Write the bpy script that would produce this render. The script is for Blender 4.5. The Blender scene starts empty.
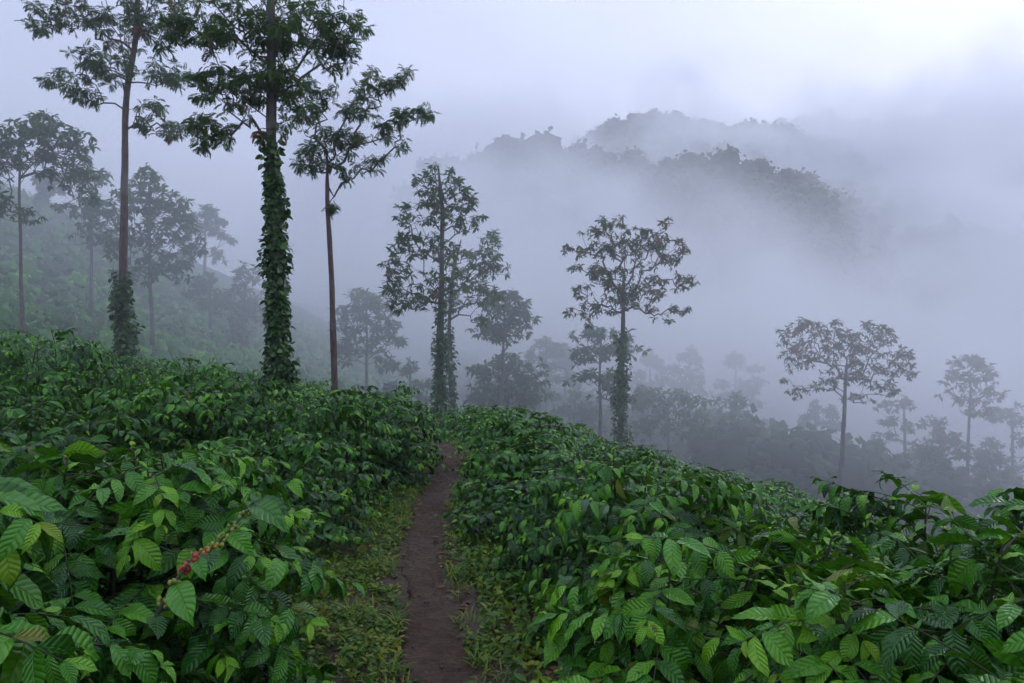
import bpy, math, random
import numpy as np
from mathutils import Vector, noise as mnoise

rng = np.random.default_rng(7)
random.seed(7)
S = bpy.context.scene
C = S.collection
R = math.radians
ZC = 2.1                      # eye height above the path
FOC = 700.0                   # focal length in photograph pixels
PITCH = R(2.58)

def at(px, py, Y):
    """world point seen at pixel (px,py) of the photograph, Y metres ahead"""
    dx = (px-512)/FOC; du = (341.5-py)/FOC
    fy = math.cos(PITCH) + du*math.sin(PITCH); fz = -math.sin(PITCH) + du*math.cos(PITCH)
    s = Y/fy
    return np.array([dx*s, Y, fz*s+ZC])

def project(p):
    x, y, z = p[0], p[1], p[2]-ZC
    d = y*math.cos(PITCH) - z*math.sin(PITCH); u = y*math.sin(PITCH) + z*math.cos(PITCH)
    if d < 0.05: return None
    return 512+FOC*x/d, 341.5-FOC*u/d, d

def sstep(a, b, x):
    t = np.clip((np.asarray(x, float)-a)/(b-a), 0, 1); return t*t*(3-2*t)

# ------------------------------------------------------------------ terrain
PY = [-30, -5, 0, 3.9, 6.4, 9, 12.4, 14.3, 18, 24, 35, 50, 80, 120, 160, 230, 400]
PZ = [0.4, 0.1, 0.05, 0, -.2, -.35, -.55, -.68, -1.25, -2.4, -4.5, -7, -11, -16, -21, -30, -38]
PX = [.4, .3, .1, -.375, -.84, -.98, -1.1, -1.4, -2.2, -3, -3, -3, -3, -3, -3, -3, -3]
def pathx(y): return np.interp(y, PY, PX)
def pathz(y): return np.interp(y, PY, PZ)
def ground(x, y):
    x = np.asarray(x, float); y = np.asarray(y, float)
    dx = x-pathx(y)
    a = np.maximum(0, dx-.3)
    sr = np.interp(y, [0, 2, 8, 14, 20, 60], [.05, .06, .28, .26, .2, .16])
    right = -sr*a - .12*np.maximum(0, a-6)
    b = np.maximum(0, -dx-.35)
    sl = np.interp(y, [0, 3, 10, 22, 32, 80, 140], [.03, .03, .05, .15, .21, .46, .5])
    left = sl*b
    left = np.where(left > 30, 30+12*(1-np.exp(-(left-30)/12)), left)
    z = pathz(y) + right + left
    z = np.maximum(z, -48+.0*z)
    rough = .05*np.sin(x*2.1+y*.7)*np.sin(y*1.7-x*.4) + .4*np.sin(x*.13+1)*np.sin(y*.11)*sstep(25, 60, y)
    return z + rough*sstep(.3, .9, np.abs(dx))

# ------------------------------------------------------------------ objects
def tag(o, label=None, cat=None, group=None, kind=None):
    if label: o['label'] = label
    if cat: o['category'] = cat
    if group: o['group'] = group
    if kind: o['kind'] = kind
    return o
def empty(name, loc, rz=0):
    o = bpy.data.objects.new(name, None); C.objects.link(o)
    o.location = [float(v) for v in loc]; o.rotation_euler = (0, 0, rz); o.empty_display_size = .2
    return o
def mesh_from(name, V, F4=None, F3=None, mats=(), attrs=None, smooth=True):
    """V (n,3); F4 (m,4), F3 (k,3) index arrays"""
    me = bpy.data.meshes.new(name)
    V = np.ascontiguousarray(V, np.float32)
    parts = []; tot = []
    if F4 is not None and len(F4): parts.append(np.asarray(F4, np.int32).ravel()); tot += [np.full(len(F4), 4, np.int32)]
    if F3 is not None and len(F3): parts.append(np.asarray(F3, np.int32).ravel()); tot += [np.full(len(F3), 3, np.int32)]
    loops = np.concatenate(parts); tot = np.concatenate(tot)
    start = np.concatenate([[0], np.cumsum(tot)[:-1]]).astype(np.int32)
    me.vertices.add(len(V)); me.vertices.foreach_set('co', V.ravel())
    me.loops.add(len(loops)); me.loops.foreach_set('vertex_index', loops)
    me.polygons.add(len(tot)); me.polygons.foreach_set('loop_start', start); me.polygons.foreach_set('loop_total', tot)
    if smooth: me.polygons.foreach_set('use_smooth', np.ones(len(tot), bool))
    for k, v in (attrs or {}).items():
        v = np.asarray(v, np.float32)
        if v.ndim == 1:
            a = me.attributes.new(k, 'FLOAT', 'POINT'); a.data.foreach_set('value', v)
        else:
            a = me.attributes.new(k, 'FLOAT_VECTOR', 'POINT'); a.data.foreach_set('vector', v.ravel())
    for m in mats: me.materials.append(m)
    me.update(); me.validate()
    return me
def obj(name, me, parent=None, loc=None):
    o = bpy.data.objects.new(name, me); C.objects.link(o)
    if parent is not None: o.parent = parent
    if loc is not None: o.location = loc
    return o

# ------------------------------------------------------------------ materials
class NT:
    def __init__(s, name):
        s.m = bpy.data.materials.new(name); s.m.use_nodes = True
        s.t = s.m.node_tree; s.t.nodes.clear()
        s.out = s.n('ShaderNodeOutputMaterial')
    def n(s, typ, **kw):
        nd = s.t.nodes.new(typ)
        for k, v in kw.items():
            if k.startswith('i_'):
                nd.inputs[k[2:].replace('_', ' ')].default_value = v
            else: setattr(nd, k, v)
        return nd
    def l(s, a, b): s.t.links.new(a, b)
    def math(s, op, a, b=None, clamp=False):
        nd = s.n('ShaderNodeMath', operation=op); nd.use_clamp = clamp
        for i, v in enumerate((a, b)):
            if v is None: continue
            if isinstance(v, (int, float)): nd.inputs[i].default_value = v
            else: s.l(v, nd.inputs[i])
        return nd.outputs[0]
    def ramp(s, fac, stops, interp='LINEAR'):
        nd = s.n('ShaderNodeValToRGB'); cr = nd.color_ramp; cr.interpolation = interp
        while len(cr.elements) < len(stops): cr.elements.new(.5)
        for e, (p, c) in zip(cr.elements, stops): e.position = p; e.color = (*c, 1) if len(c) == 3 else c
        s.l(fac, nd.inputs[0]); return nd.outputs[0]
    def mix(s, fac, a, b, blend='MIX'):
        nd = s.n('ShaderNodeMix', data_type='RGBA', blend_type=blend)
        for sock, v in ((nd.inputs[0], fac), (nd.inputs[6], a), (nd.inputs[7], b)):
            if isinstance(v, (int, float)): sock.default_value = v
            elif isinstance(v, tuple): sock.default_value = (*v, 1)
            else: s.l(v, sock)
        return nd.outputs[2]
    def attr(s, name): return s.n('ShaderNodeAttribute', attribute_name=name)

def leaf_material(name, stops, rough=.36, spec=.45, veins=0, trans=.18, bump=.5, vein_mix=.35):
    t = NT(name)
    tone = t.attr('tone').outputs['Fac']
    nz = t.n('ShaderNodeTexNoise', i_Scale=22.0, i_Detail=2.0)
    tc = t.n('ShaderNodeTexCoord'); t.l(tc.outputs['Object'], nz.inputs['Vector'])
    tv = t.math('ADD', tone, t.math('MULTIPLY', t.math('SUBTRACT', nz.outputs['Fac'], .5), .22))
    col = t.ramp(tv, stops)
    b = t.n('ShaderNodeBsdfPrincipled'); b.inputs['Roughness'].default_value = rough
    b.inputs['Specular IOR Level'].default_value = spec
    if veins:
        uv = t.n('ShaderNodeSeparateXYZ'); t.l(t.attr('leafuv').outputs['Vector'], uv.inputs[0])
        au = t.math('ABSOLUTE', uv.outputs[0])
        ph = t.math('SUBTRACT', t.math('MULTIPLY', uv.outputs[1], t.math('ADD', veins*.8, t.math('MULTIPLY', uv.outputs[2], veins*.4))), t.math('MULTIPLY', au, t.math('ADD', 1.1, uv.outputs[2])))
        tri = t.math('ABSOLUTE', t.math('SUBTRACT', t.math('FRACT', ph), .5))     # 0 at vein centre .. .5
        sec = t.math('SUBTRACT', 1, t.math('MULTIPLY', tri, 7.0), clamp=True)
        mid = t.math('SUBTRACT', 1, t.math('MULTIPLY', au, 12.0), clamp=True)
        v = t.math('MAXIMUM', t.math('MULTIPLY', sec, .55), mid)
        light = t.mix(.5, col, (.16, .26, .06))
        col = t.mix(t.math('MULTIPLY', v, vein_mix), col, light)
        hgt = t.math('SUBTRACT', t.math('SINE', t.math('MULTIPLY', tri, math.pi)), t.math('MULTIPLY', mid, .8))
        bp = t.n('ShaderNodeBump'); bp.inputs['Strength'].default_value = bump; bp.inputs['Distance'].default_value = .006
        t.l(hgt, bp.inputs['Height']); t.l(bp.outputs[0], b.inputs['Normal'])
        rn = t.math('ADD', t.math('MULTIPLY', nz.outputs['Fac'], .25), rough-.12)
        t.l(rn, b.inputs['Roughness'])
    if veins:
        old = t.ramp(uv.outputs[2], [(.968, (0, 0, 0)), (.99, (.7, .7, .7))]); col = t.mix(old, col, (.20, .22, .015))
    if veins:      # blemishes: a few leaves carry rust and yellow blotches
        n5 = t.n('ShaderNodeTexNoise', i_Scale=9.0, i_Detail=5.0); t.l(tc.outputs['Object'], n5.inputs['Vector'])
        col = t.mix(t.ramp(n5.outputs['Fac'], [(.66, (0, 0, 0)), (.72, (.8, .8, .8))]), col, (.13, .11, .018))
        col = t.mix(t.ramp(n5.outputs['Fac'], [(.73, (0, 0, 0)), (.76, (.9, .9, .9))]), col, (.06, .03, .012))
    t.l(col, b.inputs['Base Color'])
    tr = t.n('ShaderNodeBsdfTranslucent'); 
    hs = t.mix(.55, col, (.10, .22, .015)); t.l(hs, tr.inputs['Color'])
    mx = t.n('ShaderNodeMixShader'); mx.inputs[0].default_value = trans
    t.l(b.outputs[0], mx.inputs[1]); t.l(tr.outputs[0], mx.inputs[2]); t.l(mx.outputs[0], t.out.inputs['Surface'])
    return t.m

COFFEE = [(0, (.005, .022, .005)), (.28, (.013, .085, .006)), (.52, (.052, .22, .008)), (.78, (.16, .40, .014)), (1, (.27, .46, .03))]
M_coffee = leaf_material('coffee_leaf', COFFEE, rough=.25, spec=.42, veins=9, bump=.6, vein_mix=.2)
M_coffee_far = leaf_material('coffee_leaf_distant', COFFEE, rough=.45, spec=.4, veins=0)
TREELEAF = [(0, (.016, .036, .016)), (.5, (.034, .075, .026)), (.78, (.08, .14, .03)), (.84, (.10, .055, .03)), (1, (.23, .062, .042))]
M_tree = leaf_material('tree_leaf', TREELEAF, rough=.5, spec=.3, trans=.4)
IVY = [(0, (.010, .036, .010)), (.5, (.026, .080, .016)), (1, (.08, .16, .025))]
M_ivy = leaf_material('climber_leaf', IVY, rough=.38, spec=.4, trans=.15)
WEED = [(0, (.018, .055, .005)), (.45, (.068, .165, .010)), (.75, (.20, .25, .014)), (1, (.17, .11, .02))]
M_weed = leaf_material('weed_leaf', WEED, rough=.5, spec=.3, trans=.25)
LITTER = [(0, (.035, .018, .010)), (.5, (.10, .05, .022)), (1, (.17, .09, .035))]
M_litter = leaf_material('dead_leaf', LITTER, rough=.6, spec=.3, trans=.05)

def bark(name, c1, c2, c3):
    t = NT(name); tc = t.n('ShaderNodeTexCoord')
    mp = t.n('ShaderNodeMapping'); mp.inputs['Scale'].default_value = (6, 6, 1.6); t.l(tc.outputs['Object'], mp.inputs[0])
    n1 = t.n('ShaderNodeTexNoise', i_Scale=3.0, i_Detail=6.0); t.l(mp.outputs[0], n1.inputs['Vector'])
    n2 = t.n('ShaderNodeTexNoise', i_Scale=1.3, i_Detail=3.0); t.l(tc.outputs['Object'], n2.inputs['Vector'])
    col = t.ramp(n1.outputs['Fac'], [(.3, c1), (.65, c2)])
    col = t.mix(t.ramp(n2.outputs['Fac'], [(.52, (0, 0, 0)), (.66, (1, 1, 1))]), col, c3)
    b = t.n('ShaderNodeBsdfPrincipled'); b.inputs['Roughness'].default_value = .8
    bp = t.n('ShaderNodeBump'); bp.inputs['Strength'].default_value = .8; bp.inputs['Distance'].default_value = .03
    t.l(n1.outputs['Fac'], bp.inputs['Height']); t.l(bp.outputs[0], b.inputs['Normal'])
    t.l(col, b.inputs['Base Color']); t.l(b.outputs[0], t.out.inputs['Surface']); return t.m
M_bark = bark('grey_bark', (.045, .04, .036), (.11, .095, .085), (.16, .16, .145))
M_barkred = bark('brown_bark', (.05, .033, .028), (.13, .085, .068), (.15, .13, .115))
M_twig = bark('twig_bark', (.022, .022, .010), (.05, .048, .02), (.05, .07, .025))

def soil(name, dark, light, mossy, scale, bump, rough):
    t = NT(name); tc = t.n('ShaderNodeTexCoord')
    n1 = t.n('ShaderNodeTexNoise', i_Scale=scale, i_Detail=8.0, i_Roughness=.65); t.l(tc.outputs['Object'], n1.inputs['Vector'])
    n2 = t.n('ShaderNodeTexNoise', i_Scale=1.1, i_Detail=4.0); t.l(tc.outputs['Object'], n2.inputs['Vector'])
    n3 = t.n('ShaderNodeTexNoise', i_Scale=scale*9, i_Detail=3.0); t.l(tc.outputs['Object'], n3.inputs['Vector'])
    v = t.n('ShaderNodeTexVoronoi', i_Scale=scale*3.2); t.l(tc.outputs['Object'], v.inputs['Vector'])
    col = t.ramp(n1.outputs['Fac'], [(.3, dark), (.7, light)])
    if mossy: col = t.mix(t.ramp(n2.outputs['Fac'], [(.45, (0, 0, 0)), (.62, (1, 1, 1))]), col, mossy)
    col = t.mix(t.math('MULTIPLY', n3.outputs['Fac'], .5), col, dark)
    b = t.n('ShaderNodeBsdfPrincipled'); b.inputs['Specular IOR Level'].default_value = .28
    t.l(t.ramp(n2.outputs['Fac'], [(.35, (rough-.22,)*3), (.65, (rough+.12,)*3)]), b.inputs['Roughness'])
    h = t.math('ADD', t.math('ADD', n1.outputs['Fac'], t.math('MULTIPLY', n3.outputs['Fac'], .25)), t.math('MULTIPLY', v.outputs['Distance'], .5))
    bp = t.n('ShaderNodeBump'); bp.inputs['Strength'].default_value = .9; bp.inputs['Distance'].default_value = bump
    t.l(h, bp.inputs['Height']); t.l(bp.outputs[0], b.inputs['Normal'])
    t.l(col, b.inputs['Base Color']); t.l(b.outputs[0], t.out.inputs['Surface']); return t.m
M_path = soil('damp_path_soil', (.028, .015, .007), (.100, .056, .031), None, 7.0, .05, .78)
M_ground = soil('plantation_soil', (.030, .019, .013), (.085, .050, .030), (.035, .055, .012), 3.0, .05, .8)
M_hill = soil('forest_floor', (.010, .018, .009), (.020, .032, .014), None, .05, .5, .9)
def plain(name, col, rough, spec=.5):
    t = NT(name); b = t.n('ShaderNodeBsdfPrincipled'); b.inputs['Roughness'].default_value = rough
    n = t.n('ShaderNodeTexNoise', i_Scale=40.0); c = t.mix(n.outputs['Fac'], tuple(.7*v for v in col), col)
    t.l(c, b.inputs['Base Color']); t.l(b.outputs[0], t.out.inputs['Surface']); return t.m
def berrymat():
    t = NT('coffee_cherry'); b = t.n('ShaderNodeBsdfPrincipled'); b.inputs['Roughness'].default_value = .42
    col = t.ramp(t.attr('tone').outputs['Fac'], [(0, (.12, .20, .02)), (.4, (.30, .26, .03)), (.55, (.40, .14, .02)), (.8, (.27, .022, .010)), (1, (.13, .008, .008))])
    t.l(col, b.inputs['Base Color']); t.l(b.outputs[0], t.out.inputs['Surface']); return t.m
M_berry = berrymat()
M_stone = plain('path_stone', (.12, .09, .075), .7)

# ------------------------------------------------------------------ leaf instancing
def unit(v): return v/np.maximum(1e-9, np.linalg.norm(v, axis=-1, keepdims=True))
def leaf_grid(na, nl, shape='coffee'):
    """grid in (u,v): u -1..1 across, v 0..1 along"""
    u = np.linspace(-1, 1, na+1); v = np.linspace(0, 1, nl+1)
    U, Vv = np.meshgrid(u, v)
    idx = np.arange((na+1)*(nl+1)).reshape(nl+1, na+1)
    F = np.stack([idx[:-1, :-1], idx[:-1, 1:], idx[1:, 1:], idx[1:, :-1]], -1).reshape(-1, 4)
    return U.ravel(), Vv.ravel(), F
def halfwidth(v, kind):
    if kind == 'coffee':
        w = np.sin(np.pi*np.clip(v, 0, 1)**.88)**.95
        w = w*(1-.5*sstep(.78, .96, v)); return np.maximum(w, .02)
    if kind == 'heart': return np.maximum(np.sin(np.pi*np.clip(v*.86+.14, 0, 1))**.8, .03)
    return np.maximum(np.sin(np.pi*(v*.96+.02))**.9, .03)
def leaves(pos, dirs, nrm, length, width, tone, bend, fold, na=2, nl=4, kind='coffee', wave=0.0):
    """vectorised leaves, returns V,F,tone,uv"""
    N = len(pos)
    d = unit(dirs); n = nrm-(nrm*d).sum(-1, keepdims=True)*d; n = unit(n); s = np.cross(d, n)
    U, Vv, F = leaf_grid(na, nl)
    hw = halfwidth(Vv, kind)
    k = np.maximum(1e-3, bend)[:, None]
    y = np.sin(k*Vv)/k*length[:, None]; z = -(1-np.cos(k*Vv))/k*length[:, None]
    x = U*hw*width[:, None]*.5
    z = z + np.abs(x)*fold[:, None]
    if wave:
        ph = rng.uniform(0, 6.28, N)[:, None]
        z = z + wave*length[:, None]*np.abs(U)*np.sin(Vv*19+ph+U*1.5) + .12*wave*length[:, None]
        x = x + length[:, None]*rng.normal(0, .10, (N, 1))*(Vv**2)      # the blade bends sideways a little
        z = z + x*rng.normal(0, .55, (N, 1))*Vv                          # and twists
    P = pos[:, None, :] + x[..., None]*s[:, None, :] + y[..., None]*d[:, None, :] + z[..., None]*n[:, None, :]
    nv = len(U)
    FF = (F[None]+(np.arange(N)*nv)[:, None, None]).reshape(-1, 4)
    uv = np.zeros((N, nv, 3)); uv[..., 0] = U; uv[..., 1] = Vv; uv[..., 2] = rng.uniform(0, 1, N)[:, None]
    return P.reshape(-1, 3), FF, np.repeat(tone, nv), uv.reshape(-1, 3)
class Bag:
    def __init__(s): s.V = []; s.F = []; s.T = []; s.U = []; s.n = 0
    def add(s, V, F, T=None, U=None):
        s.V.append(V); s.F.append(F+s.n); s.n += len(V)
        s.T.append(np.full(len(V), .5) if T is None else T); s.U.append(np.zeros((len(V), 3)) if U is None else U)
    def mesh(s, name, mat, smooth=True):
        return mesh_from(name, np.concatenate(s.V), np.concatenate(s.F), mats=[mat],
                         attrs={'tone': np.concatenate(s.T), 'leafuv': np.concatenate(s.U)}, smooth=smooth)
def tube(bag, pts, rad, sides=6, cap=True):
    pts = np.asarray(pts, float); rad = np.asarray(rad, float); n = len(pts)
    tg = unit(np.gradient(pts, axis=0))
    ref = np.where(np.abs(tg[:, 2:3]) > .9, np.array([[1., 0, 0]]), np.array([[0., 0, 1]]))
    a = unit(np.cross(tg, ref)); b = np.cross(tg, a)
    for i in range(1, n):                 # keep the frame from flipping
        a[i] = unit(a[i-1]-tg[i]*np.dot(a[i-1], tg[i])); b[i] = np.cross(tg[i], a[i])
    th = np.linspace(0, 2*np.pi, sides, endpoint=False)
    V = pts[:, None]+rad[:, None, None]*(np.cos(th)[None, :, None]*a[:, None]+np.sin(th)[None, :, None]*b[:, None])
    idx = np.arange(n*sides).reshape(n, sides); nx = np.roll(idx, -1, 1)
    F = np.stack([idx[:-1], nx[:-1], nx[1:], idx[1:]], -1).reshape(-1, 4)
    bag.add(V.reshape(-1, 3), F)

def lumps(bag, cen, rad, tone, r, nu=9, nv=6, squash=.85, rough=.16):
    n = len(cen); th = np.linspace(0, np.pi, nv+1); ph = np.linspace(0, 2*np.pi, nu, endpoint=False)
    D = np.stack([np.sin(th)[:, None]*np.cos(ph), np.sin(th)[:, None]*np.sin(ph), np.repeat(np.cos(th)[:, None]*squash, nu, 1)], -1).reshape(-1, 3)
    f = 1+r.normal(0, rough, (n, len(D))); f[:, :nu] = f[:, :1]; f[:, -nu:] = f[:, -1:]
    rot = r.uniform(0, 6.28, n); c, s_ = np.cos(rot)[:, None], np.sin(rot)[:, None]
    Dr = np.stack([D[:, 0]*c-D[:, 1]*s_, D[:, 0]*s_+D[:, 1]*c, np.repeat(D[None, :, 2], n, 0)], -1)
    V = cen[:, None]+Dr*f[..., None]*rad[:, None, None]
    idx = np.arange((nv+1)*nu).reshape(nv+1, nu); nx = np.roll(idx, -1, 1)
    F = np.stack([idx[:-1], idx[1:], nx[1:], nx[:-1]], -1).reshape(-1, 4)
    F = (F[None]+(np.arange(n)*len(D))[:, None, None]).reshape(-1, 4)
    bag.add(V.reshape(-1, 3), F, np.clip(np.repeat(tone, len(D))+r.normal(0, .08, n*len(D)), 0, .75))
# ------------------------------------------------------------------ coffee bushes
def bush_meshes(seed, Rb, H, lod, vig=0.0):
    """foliage + branches of one coffee bush standing at the origin"""
    global rng
    rng = np.random.default_rng(seed)
    br = Bag(); P = []; D = []; N = []; L = []; T = []; B = []
    nst = 6
    nb = {0: 140, 1: 135, 2: 95}[lod]
    stems = []
    for i in range(nst):
        az = i*2*np.pi/nst+rng.uniform(-.4, .4); sp = rng.uniform(.10, .50)*Rb if i else .05
        top = np.array([np.cos(az)*sp, np.sin(az)*sp, H*rng.uniform(.80, 1.0)*(1 if i else 1.02)])
        base = np.array([np.cos(az)*.08, np.sin(az)*.08, -.15])
        tt = np.linspace(0, 1, 7)[:, None]
        pts = base+(top-base)*tt+np.array([np.cos(az), np.sin(az), 0])*.12*np.sin(tt*np.pi)+rng.normal(0, .012, (7, 3))
        stems.append((pts, az)); tube(br, pts, np.linspace(.018, .004, 7), 6 if lod == 0 else 4)
    for j in range(nb):
        pts, saz = stems[j % nst]
        t = .16+.84*((j//nst)+rng.uniform(0, 1))/(nb/nst)
        t = min(t, .99)
        f = t*6; i0 = min(5, int(f)); o = pts[i0]+(pts[i0+1]-pts[i0])*(f-i0)
        az = saz+rng.normal(0, 1.15)
        z = o[2]/H
        prof = Rb*np.interp(z, [0, .12, .45, .75, .9, 1.05], [.75, .95, 1.0, .80, .52, .18])
        out = np.array([np.cos(az), np.sin(az), 0.])
        # distance along out to reach profile
        bq = np.dot(o[:2], out[:2]); cq = np.dot(o[:2], o[:2])-prof**2
        disc = bq*bq-cq
        ln = (-bq+math.sqrt(disc)) if disc > 0 else .2
        ln = max(.22, ln*rng.uniform(.86, 1.1))
        m = 9; tt = np.linspace(0, 1, m)
        rise = rng.uniform(.10, .32)*(.6+.6*z); droop = rng.uniform(.25, .55)
        zz = ln*(rise*tt*2.0-droop*tt**2*1.15)
        side = np.array([-out[1], out[0], 0])
        bp = o+out*ln*tt[:, None]+np.array([0, 0, 1.])*zz[:, None]+side*(rng.normal(0, .06)*ln*tt**2)[:, None]
        if lod < 2 or j % 2 == 0: tube(br, bp, np.linspace(.0045, .0016, m), 4 if lod == 0 else 3)
        # opposite leaf pairs
        gap = {0: .066, 1: .066, 2: .095}[lod]
        s = ln
        q = 0
        while s > max(.08, ln*.12):
            f = s/ln*(m-1); i0 = min(m-2, int(f)); p = bp[i0]+(bp[i0+1]-bp[i0])*(f-i0)
            tg = unit(bp[i0+1]-bp[i0])
            young = q <= 1
            for sg in (-1, 1):
                if rng.uniform() < .08: continue
                ang = R(rng.uniform(40, 85)) if q else R(rng.uniform(14, 40))
                dd = tg*math.cos(ang)+side*sg*math.sin(ang)+np.array([0, 0, rng.uniform(-.6, .30)])
                if q == 0: dd = dd+np.array([0, 0, rng.uniform(.1, .5)])
                P.append(p); D.append(dd); N.append(np.array([0, 0, 1.])+.35*out+rng.normal(0, .38, 3))
                l = (.075 if q == 0 else .115 if q == 1 else .155)*rng.uniform(.75, 1.25)*{0: 1.14, 1: .94, 2: 1.05}[lod]
                L.append(l)
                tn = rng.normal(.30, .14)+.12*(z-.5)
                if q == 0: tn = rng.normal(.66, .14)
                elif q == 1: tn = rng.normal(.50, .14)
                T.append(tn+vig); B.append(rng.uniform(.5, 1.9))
            s -= gap*rng.uniform(.8, 1.25)*(.5 if q < 2 else .75 if q < 4 else (1.15 if lod == 0 else 1.5)); q += 1
    # upright shoot tips
    for pts, saz in stems:
        for q in range(6 if lod < 2 else 2):
            p = pts[-1]-np.array([0, 0, .055*q]); a0 = rng.uniform(0, 6.28)+q*1.57
            for sg in (0, np.pi):
                d = np.array([np.cos(a0+sg), np.sin(a0+sg), 1.5-.72*q])
                P.append(p); D.append(d); N.append(np.array([0, 0, 1.])+rng.normal(0, .15, 3))
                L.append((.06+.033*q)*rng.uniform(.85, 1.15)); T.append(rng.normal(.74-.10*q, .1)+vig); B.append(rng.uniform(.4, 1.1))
    P, D, N = map(np.array, (P, D, N)); L = np.array(L); T = np.clip(np.array(T), 0.02, .98); B = np.array(B)
    W = L*(rng.uniform(.32, .45, len(L)) if lod == 0 else rng.uniform(.32, .42, len(L)))
    na, nl, wv = {0: (6, 11, .022), 1: (2, 4, .012), 2: (2, 2, 0)}[lod]
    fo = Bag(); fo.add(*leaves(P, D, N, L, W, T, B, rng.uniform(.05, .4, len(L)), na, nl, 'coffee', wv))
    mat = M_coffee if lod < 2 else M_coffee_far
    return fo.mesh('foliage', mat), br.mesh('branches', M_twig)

def occl_init(): return np.full(1025, 900.0)
NEAR = [bush_meshes(100+i, 1.0, 1.5, 0, .03+.07*(i % 3)) for i in range(4)]
MID = [bush_meshes(200+i, 1.0, 1.4, 1, .05*(i % 3)-.02) for i in range(5)]
FAR = [bush_meshes(300+i, 1.0, 1.35, 2, .05*(i % 3)-.03) for i in range(4)]

def ordinal(n):
    return ['first', 'second', 'third', 'fourth', 'fifth', 'sixth', 'seventh', 'eighth', 'ninth', 'tenth', 'eleventh', 'twelfth',
            'thirteenth', 'fourteenth', 'fifteenth', 'sixteenth', 'seventeenth', 'eighteenth', 'nineteenth', 'twentieth'][n-1]

specs = []          # (x, y, radius, height, side, row)
prng = np.random.default_rng(21)
def row_specs(side, k, off, y0, y1, step):
    y = y0+prng.uniform(0, .3)
    while y < y1:
        st = step*(1+.012*y)
        o = off+prng.normal(0, .10)-(.45 if side == 'left' else .12)*float(sstep(5.5, 9, y))
        x = pathx(y)+(o if side == 'right' else -o)
        r = prng.uniform(.82, 1.14); h = prng.uniform(1.02, 1.5)-(.08+.22*float(sstep(6, 9, y)) if side == 'right' else 0)
        specs.append([x, y, r, h, side, k]); y += st*prng.uniform(.88, 1.12)
# hand-set bushes beside the camera
specs += [[-8.7, 13.0, 1.25, 1.85, 'left', 6], [-10.4, 13.6, 1.1, 1.55, 'left', 7], [-1.98, 1.75, .98, 1.60, 'left', 1], [-1.93, 3.45, 1.0, 1.42, 'left', 1], [-3.9, 3.1, 1.05, 1.5, 'left', 2],
          [1.00, 2.75, .92, 1.22, 'right', 1], [1.80, 2.2, .95, 1.45, 'right', 2], [3.0, 3.2, 1.05, 1.55, 'right', 3]]
row_specs('left', 1, 1.66, 5.0, 26, 1.42)
row_specs('right', 1, 1.36, 4.5, 26, 1.35)
for k in range(2, 12):
    row_specs('left', k, 1.92+1.7*(k-1), 4.7+.35*(k-2), 27, 1.55)
for k in range(2, 8):
    row_specs('right', k, 1.36+1.68*(k-1), 4.2+.5*(k-2), 30, 1.55)
specs.sort(key=lambda s: s[1])
cover = occl_init()
count = {}; placed = []
for (x, y, r, h, side, k) in specs:
    z = float(ground(x, y))
    top = project((x, y, z+h)); bl = project((x-r, y, z+h*.6)); brr = project((x+r, y, z+h*.6))
    near_edge = (y < 3.6)
    if top is None: continue
    if not near_edge:
        a, b = int(max(0, bl[0])), int(min(1024, brr[0]))
        if b-a < 3: continue
        # dome outline, hidden when everything of it lies under nearer bushes
        xs = np.arange(a, b+1); tt = (xs-bl[0])/(brr[0]-bl[0])*2-1
        yt = top[1]+(bl[1]-top[1])*np.abs(tt)**2.2
        if (yt < cover[a:b+1]-2).sum() < 4: continue
        ys = yt+.25*(bl[1]-top[1])+2
        cover[a:b+1] = np.minimum(cover[a:b+1], ys)
    placed.append((x, y, z, r, h, side, k))
bush_n = 0
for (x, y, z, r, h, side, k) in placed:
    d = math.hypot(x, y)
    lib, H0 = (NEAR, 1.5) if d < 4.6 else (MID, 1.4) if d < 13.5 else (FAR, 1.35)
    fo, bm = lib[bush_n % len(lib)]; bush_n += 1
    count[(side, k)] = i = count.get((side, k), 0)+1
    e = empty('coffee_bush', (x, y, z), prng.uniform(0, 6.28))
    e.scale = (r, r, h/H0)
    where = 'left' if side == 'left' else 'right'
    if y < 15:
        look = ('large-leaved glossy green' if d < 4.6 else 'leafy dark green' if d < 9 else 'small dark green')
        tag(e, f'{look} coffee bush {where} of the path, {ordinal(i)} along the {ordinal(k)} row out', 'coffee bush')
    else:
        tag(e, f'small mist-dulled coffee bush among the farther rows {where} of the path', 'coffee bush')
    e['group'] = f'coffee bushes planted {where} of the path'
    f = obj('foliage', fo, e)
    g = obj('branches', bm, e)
BUSHES = len(placed)
print('coffee bushes', BUSHES)

# fruiting branch reaching out of the left-hand bush
rng = np.random.default_rng(5)
fb_root = [o for o in C.objects if o.name.startswith('coffee_bush') and o.type == 'EMPTY' and abs(o.location.y-1.75) < .01][0]
bush_mat_inv = None
def to_local(root, pts):
    c, s = math.cos(-root.rotation_euler.z), math.sin(-root.rotation_euler.z)
    q = np.asarray(pts, float)-np.array(root.location)
    q = np.stack([q[..., 0]*c-q[..., 1]*s, q[..., 0]*s+q[..., 1]*c, q[..., 2]], -1)
    return q/np.array(root.scale)
a0, a1, a2 = at(150, 628, 1.36), at(196, 566, 1.42), at(252, 505, 1.62)
tt = np.linspace(0, 1, 9)[:, None]
fbp = np.array([.012, 0, .03])*np.sin(tt*6.5)+(1-tt)**2*a0+2*tt*(1-tt)*a1+tt**2*a2+np.array([0, 0, .02])*np.sin(tt*3.14)
bg = Bag(); tube(bg, to_local(fb_root, fbp), np.linspace(.0045, .0025, 9), 6)
fbo = obj('fruiting_branch', bg.mesh('fruiting_branch', M_twig), fb_root)
P = []; D = []; L = []; T = []
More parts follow.
